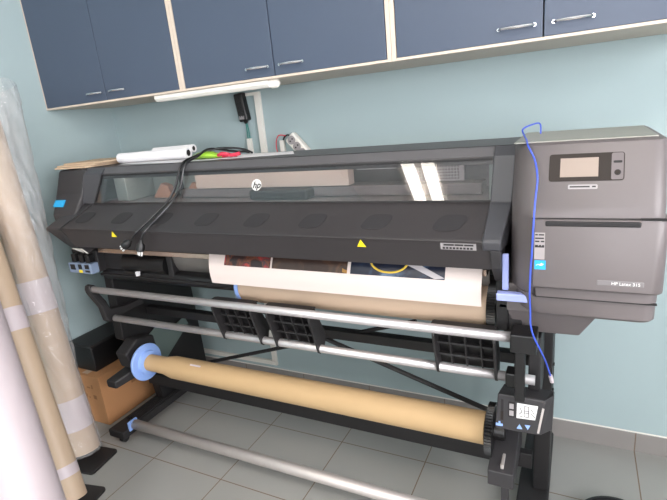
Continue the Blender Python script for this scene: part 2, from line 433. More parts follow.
BOX('side_plate', 'inner2', P, 1.895, 1.91, -.58, -.33, 1.197, 1.325)
BOX('cable_chain', 'line', P, .605, .612, -.505, -.49, 1.2, 1.325)

# hood
HY = [(-.640, 1.206), (-.760, 1.1245), (-.766, 1.119), (-.747, 1.034), (-.70, 1.04), (-.69, 1.09), (-.60, 1.175)]
MB().prof(HY, [.218, .134, .13, .17, .17, .17, .2], [1.915, 1.95, 1.953, 1.94, 1.94, 1.94, 1.915]).obj('front_hood', 'hood', P, .002)
hs = Vector((0, -.12, -.0815)); hl = hs.length; hd = hs.normalized(); hn = Vector((0, hd.z, -hd.y)); hn = hn if hn.z > 0 else -hn
def onhood(x, t, lift=.0006): return Vector((x, -.640, 1.206))+hd*(hl*t)+hn*lift
for i in range(8):
    x = .235+i*.2245
    q = MB(); ring = []
    for k in range(24):
        a = 2*PI*k/24; u = math.copysign(abs(math.cos(a))**.6, math.cos(a)); v = math.copysign(abs(math.sin(a))**.6, math.sin(a))
        ring.append(onhood(x+.042*u-.012*v, .60-(-.22)*v*1.0))
    q.slab(ring, hn*.0008); q.obj('vent', 'vent', P)
# hood lip face markings
def onface(x, t, lift=.0008):
    a = Vector((x, -.766, 1.119)); b = Vector((x, -.747, 1.034)); n = Vector((0, -.976, -.218)); return a.lerp(b, t)+n*lift
for x in (.455, 1.548):
    w = MB().slab([onface(x-.015, .32, .003), onface(x+.015, .32, .003), onface(x, .03, .003)], (0, -.0006, 0)).obj('warning_triangle', 'yellow', P)
lab(MB().slab([onface(.155, .08), onface(1.945, .08), onface(1.945, .34), onface(.165, .34)], (0, -.0006, 0)).obj('lip_band', 'hood', P), 'slightly lighter band along the hood lip')
sl = MB(); sl.slab([onface(1.791, .06, .002), onface(1.889, .06, .002), onface(1.889, .30, .002), onface(1.791, .30, .002)], (0, -.0005, 0))
so = sl.obj('ruler_label', 'greywhite', P)
tk = MB()
for i in range(9):
    tk.slab([onface(1.797+i*.0095, .20, .003), onface(1.8035+i*.0095, .20, .003), onface(1.8035+i*.0095, .27, .003), onface(1.797+i*.0095, .27, .003)], (0, -.0004, 0))
for (a, b) in ((1.800, 1.829), (1.831, 1.855), (1.857, 1.882)):
    tk.slab([onface(a, .09, .003), onface(b, .09, .003), onface(b, .15, .003), onface(a, .15, .003)], (0, -.0004, 0))
tk.obj('ruler_marks', 'darktext', so)
# left end cap of the hood and its tab
MB().loft([[(.218, -.640, 1.206), (.133, -.763, 1.123), (.130, -.766, 1.117), (.175, -.705, .982), (.175, -.66, 1.0), (.2, -.60, 1.17)],
           [(.075, -.640, 1.197), (.018, -.758, 1.121), (.014, -.762, 1.112), (.05, -.70, 1.02), (.06, -.66, 1.02), (.06, -.60, 1.16)]]).obj('left_hood_cap', 'dgrey', P, .004)
sm = MB()
sm.tube([(.218, -.642, 1.2065), (.131, -.766, 1.1225), (.136, -.765, 1.105), (.176, -.707, .984)], .0022, 6)
sm.obj('cap_seam', 'line', P)
# right pillar following window then hood, with side tab
MB().prof([(-.582, 1.356), (-.612, 1.330), (-.650, 1.206), (-.768, 1.1265), (-.774, 1.119), (-.768, 1.095), (-.70, 1.095), (-.60, 1.18), (-.56, 1.33)],
          [1.912, 1.912, 1.908, 1.905, 1.905, 1.905, 1.905, 1.905, 1.912],
          [1.975, 1.975, 1.968, 1.955, 1.954, 1.954, 1.962, 1.968, 1.975]).obj('right_pillar', 'pillar', P, .004)
MB().prof([(-.770, 1.096), (-.752, 1.04), (-.715, .992), (-.70, .985), (-.68, 1.0), (-.67, 1.09)],
          [1.925, 1.925, 1.93, 1.93, 1.93, 1.93], 1.953).obj('right_hood_tab', 'dgrey', P, .003)

# under the hood: platen strip, guide, dark parts
MB().prof([(-.665, 1.005), (-.668, .985), (-.64, .982), (-.60, 1.005)], .20, 1.90).obj('platen_strip', 'steel', P, .002)
gp = []
for i in range(9):
    a = i/8*PI*.5; gp.append((-.62+.075*(1-math.cos(a)), .985-.115*math.sin(a)))
MB().prof(gp+[(y+.006, z+.002) for y, z in reversed(gp)], .60, 1.90).obj('media_guide', 'guide', P, smooth=True)
BOX('guide_shelf', 'black', P, .14, 1.92, -.64, -.50, .86, .872, .002)
q = MB(); q.cyl((.30, -.60, .925), (.56, -.60, .925), .045, n=24); q.obj('pinch_drum', 'blackp', P, smooth=True)
q = MB(); q.box(.57, .6, -.63, -.56, .88, .98); q.obj('guide_end', 'softblack', P, .004)
MB().box(.14, .30, -.62, -.5, .87, .99).obj('drive_housing', 'softblack', P, .01)
MB().slab([(.385, -.646, .895), (.41, -.648, .898), (.405, -.648, .878), (.39, -.648, .875)], (0, .01, 0)).obj('paper_scrap', 'paper', P)
MB().slab([(.12, -.735, 1.02), (.185, -.735, 1.02), (.19, -.715, .995), (.17, -.70, .985)], (0, .006, 0)).obj('tab_inner_face', 'white_plastic', P)
# port panel
pp = MB().slab([(.015, -.70, .936), (.172, -.70, .936), (.172, -.70, .888), (.015, -.70, .888)], (0, .04, 0)).obj('port_panel', 'port', P, .003)
for (a, b, c, d) in ((.03, .062, .905, .93), (.085, .108, .91, .932), (.13, .158, .912, .932), (.128, .158, .896, .905)):
    MB().box(a, b, -.7015, -.699, c, d).obj('port', 'line', pp)
MB().box(.085, .108, -.7018, -.699, .892, .905).obj('port_tag', 'yellow', pp)
for x in (.045, .096, .14):
    BOX('cable_plug', 'blackp', P, x-.012, x+.014, -.69, -.66, .937, .975, .003)
BOX('port_bracket', 'softblack', P, .0, .17, -.658, -.58, .885, .99, .004)

# right print module -----------------------------------------------------------
def outline(z, yf, xl=1.972, xr=2.313, back=-.31, ch=(.058, .085), rr=.03):
    pts = [(xl, back, z), (xl, yf+ch[1], z), (xl+ch[0]*.45, yf+ch[1]*.35, z), (xl+ch[0], yf, z)]
    for k in range(5):
        a = k/4*PI/2; pts.append((xr-rr+rr*math.sin(a), yf+rr-rr*math.cos(a), z))
    pts.append((xr, back, z)); return pts
md = MB()
md.loft([outline(.982, -.772), outline(1.02, -.782), outline(1.19, -.782), outline(1.22, -.778), outline(1.345, -.715), outline(1.361, -.706), outline(1.367, -.69, rr=.035, xr=2.300)])
md.obj('print_module_shell', 'module', P, smooth=True)
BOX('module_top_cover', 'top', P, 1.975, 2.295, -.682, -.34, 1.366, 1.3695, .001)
# front door
dr = MB()
def dout(z, yf): return outline(z, yf, xl=2.034, xr=2.318, back=-.70, ch=(.004, .004), rr=.028)
dr.loft([dout(1.012, -.800), dout(1.018, -.806), dout(1.178, -.806), dout(1.190, -.800)])
D = dr.obj('front_door', 'module', P, smooth=True)
BOX('door_pull', 'line', D, 2.062, 2.262, -.8075, -.80, 1.1755, 1.1885, .003)
BOX('door_seam', 'line', P, 2.262, 2.311, -.798, -.78, 1.1895, 1.1925); BOX('door_seam', 'line', P, 2.03, 2.262, -.788, -.78, 1.190, 1.1915)
BOX('name_plate', 'greywhite', D, 2.178, 2.278, -.8068, -.80, 1.030, 1.046, .003)
bpy.data.objects['name_plate'].data.materials[0] = mat('name_plate_grey', (118, 113, 114), .4)
text('model_lettering', 'HP Latex 315', .0108, 'white', D, (2.210, -.8072, 1.0378), depth=.0003)
# lower lip below door
lp = MB(); lp.loft([outline(.928, -.772, xl=2.0, xr=2.306, ch=(.05, .05)), outline(.936, -.780, xl=2.0, xr=2.310, ch=(.05, .05)), outline(.984, -.782, xl=1.99, xr=2.310, ch=(.05, .05))])
lp.obj('lower_lip', 'module', P, smooth=True)
lp = MB(); lp.loft([outline(.984, -.789, xl=2.040, xr=2.3105, back=-.6, ch=(.006, .006)), outline(1.011, -.789, xl=2.037, xr=2.3105, back=-.6, ch=(.004, .006))])
lp.obj('drip_tray_front', 'module', P, smooth=True)
BOX('tray_seam', 'line', P, 2.04, 2.308, -.7905, -.78, .9825, .9848)
BOX('tray_seam', 'line', P, 2.0365, 2.0385, -.7905, -.78, .9835, 1.011)
# belly
MB().loft([[(1.985, -.655, .815), (2.150, -.655, .818), (2.150, -.32, .818), (1.985, -.32, .815)],
           [(1.955, -.70, .90), (2.190, -.70, .90), (2.190, -.32, .90), (1.955, -.32, .90)],
           [(1.955, -.70, .982), (2.2, -.70, .982), (2.2, -.32, .982), (1.955, -.32, .982)]]).obj('module_belly', 'module', P, .006)
# touch panel : face of the shell tilts from (Y-.778,z1.22) to (Y-.715,z1.345)
sd = Vector((0, .063, .125)).normalized(); sn = Vector((1, 0, 0)).cross(sd)
def onscr(x, z, lift=0.): z += .004; t = (z-1.22)/.125; return Vector((x, -.778+.063*t, z))+sn*lift
def plate(xa, xb, za, zb, l0, l1, r=0.):
    m = MB(); pts = []
    n = 5 if r else 1
    for (cx_, cz_, a0) in ((xb-r, zb-r, 0), (xa+r, zb-r, 90), (xa+r, za+r, 180), (xb-r, za+r, 270)):
        for k in range(n):
            a = math.radians(a0+(90*k/(n-1) if n > 1 else 0)); pts.append(onscr(cx_+r*math.cos(a), cz_+r*math.sin(a), l0))
    m.slab(pts, sn*(l1-l0)); return m
TP = plate(2.064, 2.226, 1.272, 1.334, -.003, .002, .006).obj('touch_panel', 'bezel', P)
plate(2.089, 2.172, 1.281, 1.324, .0015, .0026).obj('display', 'screen', TP)
plate(2.199, 2.224, 1.2735, 1.3325, .0018, .0024, .004).obj('button_strip', mat('button_strip_grey', (96, 88, 90), .4), TP)
plate(2.203, 2.221, 1.310, 1.315, .0022, .003, .002).obj('usb_slot', 'line', TP)
pb = MB(); pc = onscr(2.212, 1.289, .0026); rg = []
pb.slab([pc+Vector((1, 0, 0))*(.007*math.cos(2*PI*i/24))+sd*(.007*math.sin(2*PI*i/24)) for i in range(24)], sn*.0006)
pbo = pb.obj('power_button', 'line', TP)
pb = MB(); pb.slab([pc+sn*.0008+Vector((1, 0, 0))*(.005*math.cos(2*PI*i/24))+sd*(.005*math.sin(2*PI*i/24)) for i in range(24)], sn*.0005)
pb.obj('button_face', 'bezel', pbo)
sb = plate(2.108, 2.172, 1.254, 1.264, .0, .0012, .003).obj('info_label', 'greywhite', P)
tl = MB()
for (a, b) in ((2.112, 2.155), (2.160, 2.168)):
    tl.slab([onscr(a, 1.2575, .0014), onscr(b, 1.2575, .0014), onscr(b, 1.2605, .0014), onscr(a, 1.2605, .0014)], sn*.0003)
tl.obj('label_print', 'darktext', sb)
# stickers left of the door pull
YS = -.8066
st = BOX('certification_label', mat('pale_grey_label', (150, 143, 142), .5), D, 2.0385, 2.0625, YS-.0006, YS, 1.0905, 1.160)
cl = MB()
for (z, a, b) in ((1.155, 2.040, 2.046), (1.155, 2.048, 2.060), (1.146, 2.040, 2.060), (1.138, 2.040, 2.050), (1.138, 2.053, 2.061), (1.127, 2.040, 2.047), (1.127, 2.049, 2.054), (1.127, 2.056, 2.061), (1.124, 2.040, 2.061)):
    cl.box(a, b, YS-.0011, YS-.0005, z-.0022, z+.0012)
cl.obj('label_print', 'darktext', st)
es = BOX('energy_label', 'cyan', D, 2.0395, 2.0655, YS-.0006, YS, 1.064, 1.088)
q = MB(); q.tube([(2.043, YS-.0008, 1.0745), (2.049, YS-.0008, 1.0775), (2.054, YS-.0008, 1.0745), (2.061, YS-.0008, 1.079)], .0007, 6)
q.slab([(2.056+.0045*math.cos(2*PI*k/10+PI/2)*(1 if k % 2 == 0 else .42), YS-.0012, 1.078+.0045*math.sin(2*PI*k/10+PI/2)*(1 if k % 2 == 0 else .42)) for k in range(10)], (0, .0005, 0))
q.obj('star_mark', 'white', es)

# blue lever
lv = MB(); lv.box(1.953, 1.970, -.742, -.73, .975, 1.08); lv.obj('lever_stem', 'lever', P, .003)
MB().box(1.940, 2.024, -.765, -.74, .951, .974).obj('load_lever', 'lever', P, .004)
MB().box(1.938, 1.962, -.70, -.67, .903, .917).obj('spindle_latch', 'lblue', P, .003)
BOX('lever_mount', 'blackp', P, 1.93, 1.965, -.70, -.56, .83, 1.05, .004)

# media spindle, flanges
q = MB(); q.cyl((.16, -.60, .866), (.948, -.60, .866), .033, n=24); q.obj('media_spindle', 'blackp', P, smooth=True)
def gear(x0, x1, y, z, r, n=60):
    m = MB(); r1 = r*.955
    pr = []
    for k in range(n*2):
        a = 2*PI*k/(n*2); rr = r if k % 2 else r1; pr.append((y+rr*math.cos(a), z+rr*math.sin(a)))
    return m.prof(pr, x0, x1)
gear(1.898, 1.924, -.60, .866, .080).obj('spindle_gear', 'blackp', P)
MB().cyl((.948, -.60, .866), (.965, -.60, .866), .0715, n=40).obj('roll_flange', 'lblue', P, .002)

# stand -------------------------------------------------------------------------
MB().prof([(-.60, .93), (-.62, .52), (-.50, .42), (-.46, .085), (-.10, .085), (-.12, .93)], .11, .165).obj('leg', 'black', P, .004)
BOX('leg', 'black', P, 2.025, 2.078, -.46, -.27, .085, .83, .004)
for x0, x1 in ((.085, .19), (1.975, 2.08)):
    BOX('foot', 'softblack', P, x0, x1, -.76, -.10, .045, .085, .006)
    for yy in (-.72, -.14):
        q = MB(); q.cyl(((x0+x1)/2-.012, yy, .022), ((x0+x1)/2+.012, yy, .022), .021, n=20); q.box((x0+x1)/2-.018, (x0+x1)/2+.018, yy-.012, yy+.02, .028, .046)
        q.obj('caster', 'rubber', P)
rb = MB()
for k in range(5): rb.box(.105+.0165*k, .113+.0165*k, -.66, -.30, .085, .094)
rb.obj('foot_ribs', 'softblack', P)
lab(BOX('foot_tag', 'lblue', P, .185, .197, -.722, -.668, .070, .118, .002), 'light blue retaining clip')
BOX('cross_beam', 'black', P, .165, 2.025, -.45, -.41, .585, .625, .003)
BOX('cross_beam', 'black', P, .165, 2.025, -.53, -.50, .225, .285, .003)
BOX('cross_beam', 'black', P, .165, 2.025, -.40, -.30, .83, .925, .003)
m = MB(); m.cyl((.17, -.43, .24), (1.60, -.43, .70), .0085, n=10); m.obj('diagonal_brace', 'black', P)
m = MB(); m.cyl((.80, -.44, .70), (2.02, -.44, .325), .0095, n=10); m.obj('diagonal_brace', 'black', P)

def tubepart(x0, x1, y, z, r, m, name='roller_bar'):
    q = MB(); q.cyl((x0, y, z), (x1, y, z), r, n=28); return q.obj(name, m, P, .0015, smooth=False)
for o_, args in enumerate(((.222, 1.978, -.75, .838, .0145, 'alu'), (.255, 2.04, -.70, .682, .0148, 'alu'), (.20, 2.0, -.69, .0935, .024, 'alu2'))):
    o = tubepart(*args)
    for p in o.data.polygons:
        if len(p.vertices) == 4: p.use_smooth = True
    o.modifiers.clear()
# arms holding the rollers
def arm(x0, x1):
    return MB().prof([(-.770, .842), (-.765, .858), (-.750, .862), (-.735, .852), (-.725, .81), (-.70, .765), (-.685, .72), (-.60, .70), (-.50, .70), (-.50, .67), (-.66, .665), (-.69, .655), (-.718, .668), (-.722, .695), (-.728, .74), (-.752, .79), (-.768, .825)], x0, x1)
arm(.190, .222).obj('roller_arm', 'softblack', P, .005)
BOX('roller_arm', 'blackp', P, 1.978, 2.047, -.775, -.70, .802, .858, .004)
BOX('roller_arm', 'blackp', P, 1.990, 2.017, -.765, -.735, .642, .805, .003)
BOX('roller_arm', 'blackp', P, 1.960, 1.990, -.725, -.675, .660, .706, .004)
BOX('arm_bracket', 'softblack', P, 2.018, 2.052, -.66, -.46, .56, .80, .004)
BOX('arm_bracket', 'softblack', P, 1.95, 2.0, -.68, -.50, .80, .872, .004)

# ribbed loading pads
def pad(x0, x1, notch):
    o = MB().prof([(-.722, .832), (-.712, .834), (-.668, .69), (-.678, .688)], x0+.006, x1-.006).obj('loading_pad', 'blackp', P)
    for x in (x0, x1-.008):
        MB().prof([(-.758, .815), (-.752, .850), (-.715, .846), (-.655, .72), (-.668, .685), (-.706, .664), (-.716, .672)], x, x+.008).obj('pad_side', 'softblack', o, .001)
    g = MB(); n = 4
    for i in range(1, n): g.prof([(-.742, .832), (-.722, .835), (-.678, .69), (-.698, .69)], x0+(x1-x0)*i/n-.002, x0+(x1-x0)*i/n+.002)
    for t in (.95, .62, .3):
        z = .69+.145*t; y = -.678-.044*t
        g.box(x0+.006, x1-.006, y-.018, y+.002, z-.003, z+.003)
    g.obj('pad_ribs', 'softblack', o)
    MB().prof([(-.752, .851), (-.72, .852), (-.70, .845), (-.70, .838), (-.72, .845), (-.752, .846)], x0-.006, x1-.004).obj('pad_lip', 'softblack', o, .002)
pad(.895, 1.082, 0); pad(1.145, 1.328, 0); pad(1.752, 1.937, 0)

# take-up unit left
MB().prof([(-.60, .37), (-.665, .40), (-.68, .480), (-.60, .525), (-.50, .50), (-.49, .40)], .165, .240).obj('take_up_bracket', 'softblack', P, .008)
q = MB(); q.loft([[(.16, -.60, .34), (.24, -.60, .34), (.24, -.60, .39), (.16, -.60, .39)], [(.125, -.735, .315), (.19, -.735, .315), (.19, -.735, .355), (.125, -.735, .355)]])
q.obj('locking_handle', 'softblack', P, .008)
MB().lathe((.262, -.60, .405), (1, 0, 0), [(0, .03), (0, .088), (.012, .092), (.016, .088), (.018, .06), (.03, .056), (.034, .044)], 48).obj('take_up_flange', 'lblue', P, smooth=True)
MB().slab([(.172, -.47, .48), (.172, -.40, .51), (.172, -.34, .44), (.172, -.22, .47), (.172, -.20, .42), (.172, -.40, .30), (.172, -.47, .36)], (.006, 0, 0)).obj('gusset_plate', 'gusset', P)
# take-up unit right
gear(1.889, 1.912, -.60, .41, .090, 56).obj('take_up_gear', 'blackp', P)
MB().cyl((1.912, -.60, .41), (1.945, -.60, .41), .03, n=20).obj('take_up_hub', 'blackp', P)
MB().loft([[(1.905, -.715, .283), (1.985, -.715, .283), (1.985, -.46, .27), (1.905, -.46, .27)], [(1.905, -.715, .338), (1.985, -.715, .338), (1.985, -.46, .40), (1.905, -.46, .40)]]).obj('take_up_arm', 'dgrey', P, .003)
BOX('arm_slot_rail', 'alu2', P, 1.943, 1.953, -.700, -.52, .340, .356, .002)
BOX('sensor_post', 'dgrey', P, 1.945, 1.968, -.70, -.675, .03, .285, .002)
# control box
CB = MB().loft([[(1.935, -.752, .530), (2.060, -.752, .533), (2.090, -.705, .525), (2.090, -.62, .525), (1.945, -.62, .52)],
                [(1.941, -.742, .645), (2.072, -.742, .645), (2.092, -.705, .646), (2.092, -.64, .620), (1.946, -.64, .620)]]).obj('control_box', 'dgrey', P, .004)
cu_ = Vector((0, .01, .115)).normalized(); cn = Vector((1, 0, 0)).cross(cu_)
def onctl(x, z, lift=0.): return Vector((x, -.752+.087*(z-.53)+0., z))+cn*lift
def cplate(pts, l0, l1): return MB().slab([onctl(x, z, l0) for x, z in pts], cn*(l1-l0))
rect = lambda a, b, c, d: [(a, c), (b, c), (b, d), (a, d)]
cplate(rect(1.951, 1.958, .572, .628), -.001, .0012).obj('slot', 'line', CB)
cplate(rect(1.9505, 1.9585, .562, .590), -.001, .0015).obj('slot_slider', 'bezel', CB)
bz = cplate(rect(1.972, 1.990, .577, .625), -.001, .0015).obj('switch_panel', 'line', CB)
for z in (.582, .604): cplate(rect(1.975, 1.987, z, z+.016), .001, .003).obj('switch', 'greywhite', bz)
pl = cplate([(1.995, .577), (2.046, .580), (2.053, .625), (1.996, .625)], -.001, .0012).obj('diagram_label', 'white', CB)
q = MB()
def seg(a, b, w=.0018):
    d = Vector((b[0]-a[0], b[1]-a[1])).normalized(); n = Vector((-d.y, d.x))*w/2
    q.slab([onctl(a[0]+n.x, a[1]+n.y, .0014), onctl(b[0]+n.x, b[1]+n.y, .0014), onctl(b[0]-n.x, b[1]-n.y, .0014), onctl(a[0]-n.x, a[1]-n.y, .0014)], cn*.0003)
for a, b in (((2.016, .585), (2.016, .618)), ((2.028, .585), (2.028, .618)), ((2.016, .618), (2.028, .618)), ((2.016, .585), (2.028, .585)), ((2.016, .604), (2.028, .604)), ((2.016, .598), (2.028, .598)),
             ((2.002, .590), (2.010, .600)), ((2.010, .600), (2.004, .612)), ((2.034, .612), (2.044, .598)), ((2.034, .598), (2.046, .588)), ((2.003, .585), (2.012, .585))):
    seg(a, b)
q.obj('diagram', 'darktext', pl)
cplate([(1.996, .543), (2.012, .544), (2.004, .558)], -.001, .0012).obj('up_arrow', 'lblue', CB)
cplate([(2.018, .559), (2.034, .560), (2.027, .545)], -.001, .0012).obj('down_arrow', 'lblue', CB)
cplate([(1.937, .541), (1.957, .542), (1.957, .549), (1.950, .549), (1.950, .556), (1.945, .556), (1.945, .549), (1.937, .549)], -.001, .002).obj('slider_tab', 'lblue', CB)
cplate([(2.052, .540), (2.058, .540), (2.070, .620), (2.064, .622)], -.001, .0015).obj('edge_label', 'alu2', CB)
q = MB(); q.tube([(1.982, -.62, .80), (1.985, -.64, .74), (1.978, -.66, .68), (1.975, -.665, .625)], .003, 6); q.obj('sensor_cable', 'blackcable', P, smooth=True)
# screws on the leg edge
for z in (.60, .72, .50):
    MB().cyl((2.078, -.44, z), (2.084, -.44, z), .006, n=10).obj('screw', 'blackp', P)

# ------------------------------------------------------------------ rolls and sheet in the printer
mr = empty('media_roll', (1.4, -.60, .80), 'tan-backed media roll loaded in the printer under the printed sheet', 'roll')
q = MB(); q.lathe((.966, -.60, .866), (1, 0, 0), [(0, .04), (0, .069), (.931, .069), (.931, .04)], 48); q.obj('wound_media', 'backing', mr, smooth=True)
tu = empty('take_up_roll', (1.08, -.60, .35), 'brown kraft take-up roll on the lower spindle between blue and black flanges', 'roll')
q = MB(); q.lathe((.298, -.60, .405), (1, .0, .0035), [(0, .030), (0, .040), (.10, .041), (.16, .053), (1.584, .055), (1.584, .03)], 48); q.obj('wound_paper', 'kraft', tu, smooth=True)
q = MB(); q.lathe((.298, -.60, .405), (1, .0, .0035), [(.165, .0535), (.168, .0545), (1.0, .0555), (1.5, .0565), (1.5, .0)], 48)
lab(MB().slab([(.59, -.6305, .4535), (.65, -.6305, .4535), (.65, -.6245, .4575), (.59, -.6245, .4575)], (0, -.001, .0012)).obj('white_mark', 'tape', tu), 'small white mark')

# printed sheet: comes out under the hood and hangs over the roll
def sheet_pt(x, t):
    # t 0..1 along the curve, in front of the platen
    y = -.672-.045*math.sin(min(1, t*1.1)*PI*.55)
    z = 1.045-.137*t
    return Vector((x, y, z))
def sheet_patch(x0, x1, t0, t1, lift, n=10, skew=0.):
    m = MB(); A = []; Bk = []
    for k in range(n+1):
        t = t0+(t1-t0)*k/n
        A.append([sheet_pt(x0+skew*t, t)+Vector((0, -lift, 0)), sheet_pt(x1, t)+Vector((0, -lift, 0))])
    rings = []
    for a, b in A: rings.append([a, b, b+Vector((0, .0006, 0)), a+Vector((0, .0006, 0))])
    m.loft(rings); return m
S = empty('printed_sheet', (1.38, -.70, .905), 'white vinyl sheet with three dark pictures coming out under the hood', 'sheet')
sheet_patch(.868, 1.892, 0, 1, 0, skew=.02).obj('vinyl', 'media', S, smooth=True)
def picmat(name, stops, scale, seed, contrast=1.):
    m = bpy.data.materials.new(name); m.use_nodes = True; nt = m.node_tree; b = nt.nodes['Principled BSDF']; b.inputs['Roughness'].default_value = .3
    tc = nt.nodes.new('ShaderNodeTexCoord'); mp = nt.nodes.new('ShaderNodeMapping'); mp.inputs['Location'].default_value = (seed, seed*.7, 0)
    n = nt.nodes.new('ShaderNodeTexNoise'); n.inputs['Scale'].default_value = scale; n.inputs['Detail'].default_value = 6; n.inputs['Distortion'].default_value = 1.2
    r = nt.nodes.new('ShaderNodeValToRGB')
    nt.links.new(tc.outputs['Object'], mp.inputs[0]); nt.links.new(mp.outputs[0], n.inputs['Vector']); nt.links.new(n.outputs['Fac'], r.inputs[0]); nt.links.new(r.outputs[0], b.inputs['Base Color'])
    e = r.color_ramp.elements
    while len(e) < len(stops): e.new(.5)
    for el, (p, c) in zip(e, stops): el.position = p; el.color = lin(c)
    return m
M['pic1'] = picmat('ember_picture', [(0, (16, 10, 12)), (.46, (40, 26, 26)), (.54, (110, 62, 42)), (.58, (34, 42, 50)), (.66, (150, 48, 42)), (1, (214, 170, 120))], 15, 3)
M['pic2'] = picmat('dusk_picture', [(0, (26, 18, 16)), (.55, (58, 42, 36)), (.66, (84, 60, 44)), (.74, (190, 130, 66)), (1, (80, 58, 42))], 14, 9)
M['pic3'] = picmat('night_picture', [(0, (14, 16, 28)), (.52, (24, 30, 48)), (.64, (48, 68, 92)), (.8, (110, 132, 158)), (1, (190, 200, 214))], 16, 5)
p1 = sheet_patch(.952, 1.158, .05, .475, .0012).obj('picture', 'pic1', S); lab(p1, 'small picture in ember reds and browns')
p2 = sheet_patch(1.166, 1.462, .05, .475, .0012).obj('picture', 'pic2', S); lab(p2, 'dark brown picture with orange glints')
p3 = sheet_patch(1.474, 1.785, .05, .475, .0012).obj('picture', 'pic3', S); lab(p3, 'dark blue picture with a golden arc')
q = MB(); pts = []
for k in range(15):
    a = PI*k/14; x = 1.605-.062*math.cos(a); t = .15+.24*math.sin(a); pts.append((x, sheet_pt(x, t).y-.002, sheet_pt(x, t).z))
q.tube(pts, .0035, 6); q.obj('golden_arc', mat('gold_print', (214, 180, 70), .4), p3)
q = MB(); a, b, c2, d = (1.66, .20), (1.70, .18), (1.785, .44), (1.755, .465)
q.slab([sheet_pt(x, t)+Vector((0, -.0018, 0)) for x, t in (a, b, c2, d)], (0, -.0004, 0)); q.obj('silver_blade', mat('silver_print', (176, 170, 172), .4), p3)
q = MB(); q.slab([sheet_pt(x, t)+Vector((0, -.0018, 0)) for x, t in ((1.44, .1), (1.462, .1), (1.462, .47), (1.445, .45))], (0, -.0004, 0)); q.obj('ochre_corner', mat('ochre_print', (150, 110, 50), .4), p2)

# ------------------------------------------------------------------ things on top of the printer
def sheet(name, pts, z0, th, m, label, cat, group=None):
    return tag(MB().slab([(x, y, z0) for x, y in pts], (0, 0, th)).obj(name, m, None, .0004), label, cat, group)
ZT = 1.3555
cs = [([(-.06, -.60), (.14, -.585), (.20, -.40), (-.10, -.40)], ZT+.0010, 'lowest tan card sheet on the left end of the printer, sticking out'),
      ([(-.055, -.59), (.17, -.56), (.20, -.38), (-.10, -.39)], ZT+.0090, 'tan card sheet in the middle of the pile on the printer left end'),
      ([(-.03, -.57), (.21, -.55), (.24, -.37), (-.04, -.37)], ZT+.0170, 'topmost tan card sheet of the pile on the printer left end')]
for pts, z, l in cs: sheet('card_sheet', pts, z, .0072, 'cream', l, 'card sheet', 'tan card sheets on the left end of the printer')
sheet('paper_sheet', [(.26, -.50), (.62, -.565), (1.17, -.47), (1.10, -.36), (.3, -.32)], ZT+.0005, .0012, 'paper', 'large flat white paper sheet lying on top of the printer', 'paper')
def proll(p0, p1, r, label, core='line'):
    p0, p1 = Vector(p0), Vector(p1); c = empty('paper_roll', (p0+p1)/2-Vector((0, 0, r)), label, 'paper roll', 'white paper rolls on top of the printer')
    L = (p1-p0).length
    MB().lathe(p0, p1-p0, [(.05, r*.62), (0, r*.62), (0, r), (L, r), (L, r*.62), (L-.05, r*.62)], 24).obj('rolled_paper', 'paper', c, smooth=True)
    d = (p1-p0).normalized()
    MB().cyl(p0+d*.045, p1-d*.002, r*.72, n=20).obj('dark_hollow', core, c)
proll((.235, -.47, ZT+.0255), (.635, -.45, ZT+.029), .0225, 'thick white paper roll lying nearest on the printer top, dark open end right')
proll((.36, -.375, ZT+.040), (.60, -.375, ZT+.042), .017, 'white paper roll lying behind the thick one on the printer top')
# lime packet
q = MB(); n, k2 = 14, 7; rings = []
for i in range(n+1):
    t = i/n; w = .036*math.sin(PI*min(.97, max(.03, t)))**.7+.003; hh = .012*math.sin(PI*t)**.8+.002
    rings.append([(.665+.17*t, -.475+w*math.cos(2*PI*j/12), ZT+.003+hh+hh*math.sin(2*PI*j/12)*(1+.15*math.sin(i*2.1+j))) for j in range(12)])
q.loft(rings); tag(q.obj('snack_packet', 'lime', None, smooth=True), 'lime green crumpled packet lying on the printer top', 'packet')
q = MB(); q.tube([(.835, -.50, ZT+.014), (.86, -.505, ZT+.020), (.88, -.49, ZT+.014), (.90, -.50, ZT+.012), (.935, -.49, ZT+.016)], .0075, 8)
q.tube([(.84, -.485, ZT+.009), (.87, -.475, ZT+.010), (.91, -.48, ZT+.009)], .006, 8)
tag(q.obj('ribbon', 'red', None, smooth=True), 'crimson crumpled strip beside the lime green packet', 'strip')

# black mains lead with two plugs draped over the front
def lead(pts, plug_dir, label):
    c = empty('mains_lead', pts[-1], label, 'cord', 'black power cords draped over the printer front')
    q = MB(); q.tube(pts, .0048, 8); q.obj('cord', 'blackcable', c, smooth=True)
    p = Vector(pts[-1]); d = Vector(plug_dir).normalized()
    pb = MB().lathe(p-d*.004, d, [(0, .006), (.012, .009), (.02, .016), (.042, .018), (.046, .014)], 14).obj('plug', 'blackp', c, smooth=True)
    a = d.cross(Vector((0, 1, 0))).normalized()
    for s in (-1, 0, 1):
        q = MB(); b0 = p+d*.04+a*(s*.0095)+Vector((0, -.003*(s == 0), 0)); q.cyl(b0, b0+d*.020, .0034, n=8); q.obj('prong', 'white', pb)
lead([(.90, -.36, ZT+.006), (.89, -.40, ZT+.024), (.85, -.42, ZT+.034), (.78, -.45, ZT+.037), (.735, -.53, ZT+.018), (.725, -.60, ZT-.006), (.71, -.636, 1.27), (.68, -.665, 1.215), (.645, -.722, 1.166), (.615, -.782, 1.122), (.575, -.790, 1.085)], (-.8, -.1, -.5), 'black power cord draped over the printer window, plug hanging on the left')
